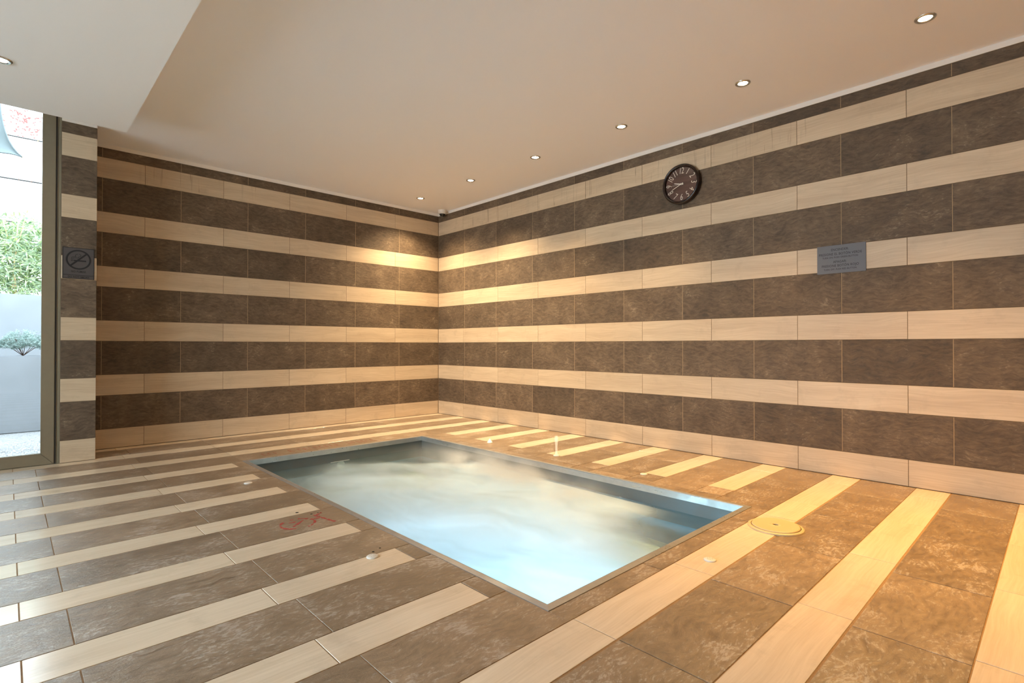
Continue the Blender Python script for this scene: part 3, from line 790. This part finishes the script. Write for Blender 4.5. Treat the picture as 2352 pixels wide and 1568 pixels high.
# ================================================================ glazed doors
def leaf(n_, y1, y0):
    d = struct('door_%d' % n_)
    x0, x1 = .425, .474; sw = .078; zt = 2.66
    z0 = .004; rb = .086; zt = 2.79
    MB().prism([(x0, y1-.022), (x1-.012, y1-.022), (x1-.012, y1-.012), (x1-.002, y1-.010), (x1-.002, y1), (x0, y1)], 2, 0, zt+.015).build('jamb', M['alu'], d)
    ya, yb = y1-.022, y0
    MB().box(x0, x1-.008, ya-.010, ya, z0, zt).build('gasket', M['gasket'], d)
    ya -= .010
    # mitred stiles and rails
    def trap(name, pts):
        mb = MB(); mb.prism(pts, 0, x0+.004, x1-.004); mb.build(name, M['alu'], d, bevel=.002)
    trap('stile', [(ya, z0), (ya, zt), (ya-sw, zt-sw), (ya-sw, z0+rb)])
    trap('stile', [(yb, z0), (yb+sw, z0+rb), (yb+sw, zt-sw), (yb, zt)])
    trap('rail', [(ya, z0), (ya-sw, z0+rb), (yb+sw, z0+rb), (yb, z0)])
    trap('rail', [(ya, zt), (yb, zt), (yb+sw, zt-sw), (ya-sw, zt-sw)])
    MB().box(.446, .452, yb+sw-.01, ya-sw+.01, z0+rb-.01, zt-sw+.01).build('glass_pane', M['glass'], d)
leaf(1, -3.909, -5.27); leaf(2, -5.272, -6.63); leaf(3, -6.632, -7.99)
o = MB().box(.40, .478, -8.0, -3.909, -.004, .003).build('trim_4', M['alu']); o['kind'] = 'structure'

# ================================================================ courtyard outside
g = MB().box(-9, .42, -14, 3, -.10, -.012).build('courtyard_ground', M['gravel']); g['kind'] = 'structure'
g = MB().box(-2, 12, -16, -8.16, -.10, -.02).build('terrace_ground', M['paving']); g['kind'] = 'structure'
mb = MB()
for k in range(5200):
    x, y = random.uniform(-1.77, .38), random.uniform(-5.9, -3.72)
    if k < 3400: y = random.uniform(-4.35, -3.8)
    r = random.uniform(.006, .014); b = len(mb.v)
    ax = random.uniform(0, 6.28); sx, sy, sz = r, r*random.uniform(.6, 1), r*.55
    for (ux, uy, uz) in ((1, 0, 0), (-.5, .87, 0), (-.5, -.87, 0), (0, 0, 1)):
        px, py = ux*sx, uy*sy
        mb.v.append((x+px*math.cos(ax)-py*math.sin(ax), y+px*math.sin(ax)+py*math.cos(ax), -.013+uz*sz))
    mb.f += [(b, b+1, b+3), (b+1, b+2, b+3), (b+2, b, b+3)]
o = mb.build('gravel', M['pebble']); tag(o, 'loose pale gravel on the courtyard ground outside the glazed door', 'gravel', kind='stuff')
o = MB().box(-2.15, -1.79, -9, 0, -.012, .80).build('retaining_wall', M['concrete'], bevel=.008); o['kind'] = 'structure'
o['label'] = 'lower stained concrete retaining wall outside the door'
o = MB().box(-2.85, -2.45, -9, 0, -.012, 1.50).build('retaining_wall', M['concrete'], bevel=.008); o['kind'] = 'structure'
o['label'] = 'upper pale concrete retaining wall outside the door'
o = MB().box(-2.45, -2.15, -9, 0, .5, .78).build('planting_bed', M['soil']); o['kind'] = 'structure'
# far white house wall of long cladding courses
hs = empty('white_house', (-6.1, -5, 0)); tag(hs, 'bright white rendered house wall with long horizontal joints beyond the hedge', 'building')
MB().box(-.30, -.06, -6, 6, 0, 7.4).build('backing', M['gasket'], hs)
zz = 0.80
while zz < 7.0:
    MB().box(-.06, 0, -6, 6, zz+.032, zz+.710).build('wall_panel', M['white_wall'], hs, bevel=.006); zz += .710
# bamboo hedge
def leafquad(mb, p, d, L, w, up):
    d = d.normalized(); s_ = d.cross(up).normalized()*w/2
    b = len(mb.v); q = p+d*L*.45
    mb.v += [tuple(p), tuple(q+s_), tuple(p+d*L+Vector((0, 0, -.15*L))), tuple(q-s_)]
    mb.f += [(b, b+1, b+2, b+3)]
def hedge(y0, y1, n_clumps, label):
    h = empty('bamboo_plant', (-3.30, (y0+y1)/2, 1.46)); tag(h, label, 'hedge plant', 'bamboo plants behind the upper concrete wall')
    mb = MB(); cy0 = (y0+y1)/2
    for k in range(n_clumps):
        z = random.uniform(0, 1.02) if k % 3 else random.uniform(.3, 1.1)
        x = random.uniform(-.18, .30)
        y = random.uniform(y0-cy0, y1-cy0)
        if z > .82+.12*math.sin(9*(y+cy0)): x -= .1
        c = Vector((x, y, z)); a0 = random.uniform(0, 6.28)
        out = Vector((1, random.uniform(-.5, .5), random.uniform(-.1, .5))).normalized()
        for q in range(random.randint(5, 8)):
            a = a0+q*1.0
            dd = Vector((.35, math.cos(a), .55*math.sin(a)-.1))
            leafquad(mb, c, dd, random.uniform(.07, .13), random.uniform(.012, .02), Vector((1, 0, .3)))
    o = mb.build('foliage', M['leaf'], h); o['kind'] = 'stuff'
    for k in range(9):
        x, y = random.uniform(-.2, .25), random.uniform(y0-cy0, y1-cy0)
        MB().tube([(x, y, 0), (x+.02, y+random.uniform(-.05, .05), .5), (x+random.uniform(-.05, .1), y+random.uniform(-.12, .12), 1.0)], .006, 5).build('cane', M['cane'], h)
hedge(-4.50, -3.45, 900, 'green bamboo clump beside the door frame behind the upper concrete wall')
hedge(-5.50, -4.66, 240, 'green bamboo clump outside the picture to the left, behind the upper wall')
hedge(-6.5, -5.66, 240, 'green bamboo clump farthest left behind the upper wall')
o = MB().box(-3.8, -2.85, -9, 0, -.012, 1.45).build('planting_bed', M['soil']); o['kind'] = 'structure'
# silvery shrubs on the lower wall
def shrub(y, label):
    h = empty('silver_shrub', (-1.98, y, .80)); tag(h, label, 'shrub', 'silver shrubs on the lower concrete wall')
    mb = MB()
    for k in range(2600):
        a = random.uniform(0, 6.28); rr = random.random()**.5
        p = Vector((.19*rr*math.cos(a), .235*rr*math.sin(a), .02+.27*math.sqrt(1-rr*rr*.85)*random.uniform(.45, 1)*(.85+.15*math.sin(5*a))))
        p.y *= .95
        p.z = max(p.z, .02)
        for q in range(4):
            dd = Vector((random.uniform(-1, 1), random.uniform(-1, 1), random.uniform(.05, 1)))
            leafquad(mb, p, dd, random.uniform(.015, .035), .0045, Vector((random.random(), random.random(), 1)))
    o = mb.build('foliage', M['silver_leaf'], h); o['kind'] = 'stuff'
    mb = MB()
    for k in range(14):
        a = random.uniform(0, 6.28); mb.tube([(0, 0, 0), (.08*math.cos(a), .09*math.sin(a), .08), (.15*math.cos(a), .17*math.sin(a), .18)], .003, 4)
    mb.build('twigs', M['twig'], h)
for y, t_ in ((-3.60, 'hidden behind the door frame'), (-4.08, 'left of the door frame'), (-4.56, 'just outside the left picture edge')):
    shrub(y, 'low silvery green shrub on the lower concrete wall, '+t_)
# creeper on the white house
vn = empty('creeper_vine', (-6.08, -4.1, 2.9)); tag(vn, 'thin bare creeper with reddish leaves on the white house wall', 'vine')
mb = MB()
for pts in ([(0, -.02, 0), (.01, -.06, .35), (.01, .03, .7), (0, -.08, 1.1), (0, -.12, 1.5), (0, -.05, 1.9)], [(0, .0, .1), (0, .12, .45), (0, .2, .9)], [(0, -.12, 1.5), (0, .1, 1.62), (0, .3, 1.6), (0, .42, 1.68)],
            [(0, -.05, 1.9), (0, .15, 1.8), (0, .35, 1.85)], [(0, .02, 1.55), (0, .0, 1.75), (0, .1, 1.95)]):
    mb.tube([(x+.01, y, z) for x, y, z in pts], .004, 4)
mb.build('stem', M['twig'], vn)
mb = MB()
for k in range(110):
    cyv, czv = random.choice([(0.0, 1.62), (.18, 1.7), (.3, 1.6), (.1, 1.85), (.33, 1.82), (.0, 1.78)])
    leafquad(mb, Vector((.02, cyv+random.gauss(0, .07), czv+random.gauss(0, .06))), Vector((.1, random.uniform(-1, 1), random.uniform(-1, .5))), .042, .026, Vector((1, 0, 0)))
o = mb.build('leaves', M['vine_leaf'], vn); o['kind'] = 'stuff'
# shade sail
A = Vector((-1.0, -4.112, 2.700)); 
edge = [(-4.112, 2.700), (-4.145, 2.745), (-4.176, 2.800), (-4.205, 2.870), (-4.228, 2.950), (-4.247, 3.045), (-4.262, 3.15), (-4.275, 3.3), (-4.28, 3.5)]
low = [(-4.112, 2.700), (-4.14, 2.708), (-4.17, 2.712), (-4.2, 2.713), (-4.265, 2.707), (-4.4, 2.69), (-4.7, 2.68), (-5.1, 2.70), (-5.6, 2.78)]
sl = empty('shade_sail', (-1.0, -4.112, 2.70)); tag(sl, 'grey triangular shade sail corner hanging outside above the glazed door', 'shade sail')
v = []; f = []; nn = 8
for i in range(9):
    for j in range(nn+1):
        t = j/nn
        y = edge[i][0]*(1-t)+low[i][0]*t; z = edge[i][1]*(1-t)+low[i][1]*t
        x = -.35*(i/8)*(1-t) - .12*math.sin(math.pi*t)*(i/8)
        v.append((x, y+4.112, z-2.70)); 
n0 = len(v)
v += [(a+.004, b_, c_) for a, b_, c_ in v]
for i in range(8):
    for j in range(nn):
        a = i*(nn+1)+j
        f.append((a, a+1, a+nn+2, a+nn+1)); f.append((n0+a, n0+a+nn+1, n0+a+nn+2, n0+a+1))
put('cloth', mesh('cloth', v, f, True), M['sail'], sl)
MB().tube([v[i*(nn+1)] for i in range(9)], .007, 6).tube([v[i*(nn+1)+nn] for i in range(9)], .006, 6).build('hem', M['sail'], sl, smooth=True)
MB().tube([(0, 0, 0), (.35, .2, .25), (.9, .5, .75)], .003, 5).build('rope', M['cane'], sl)
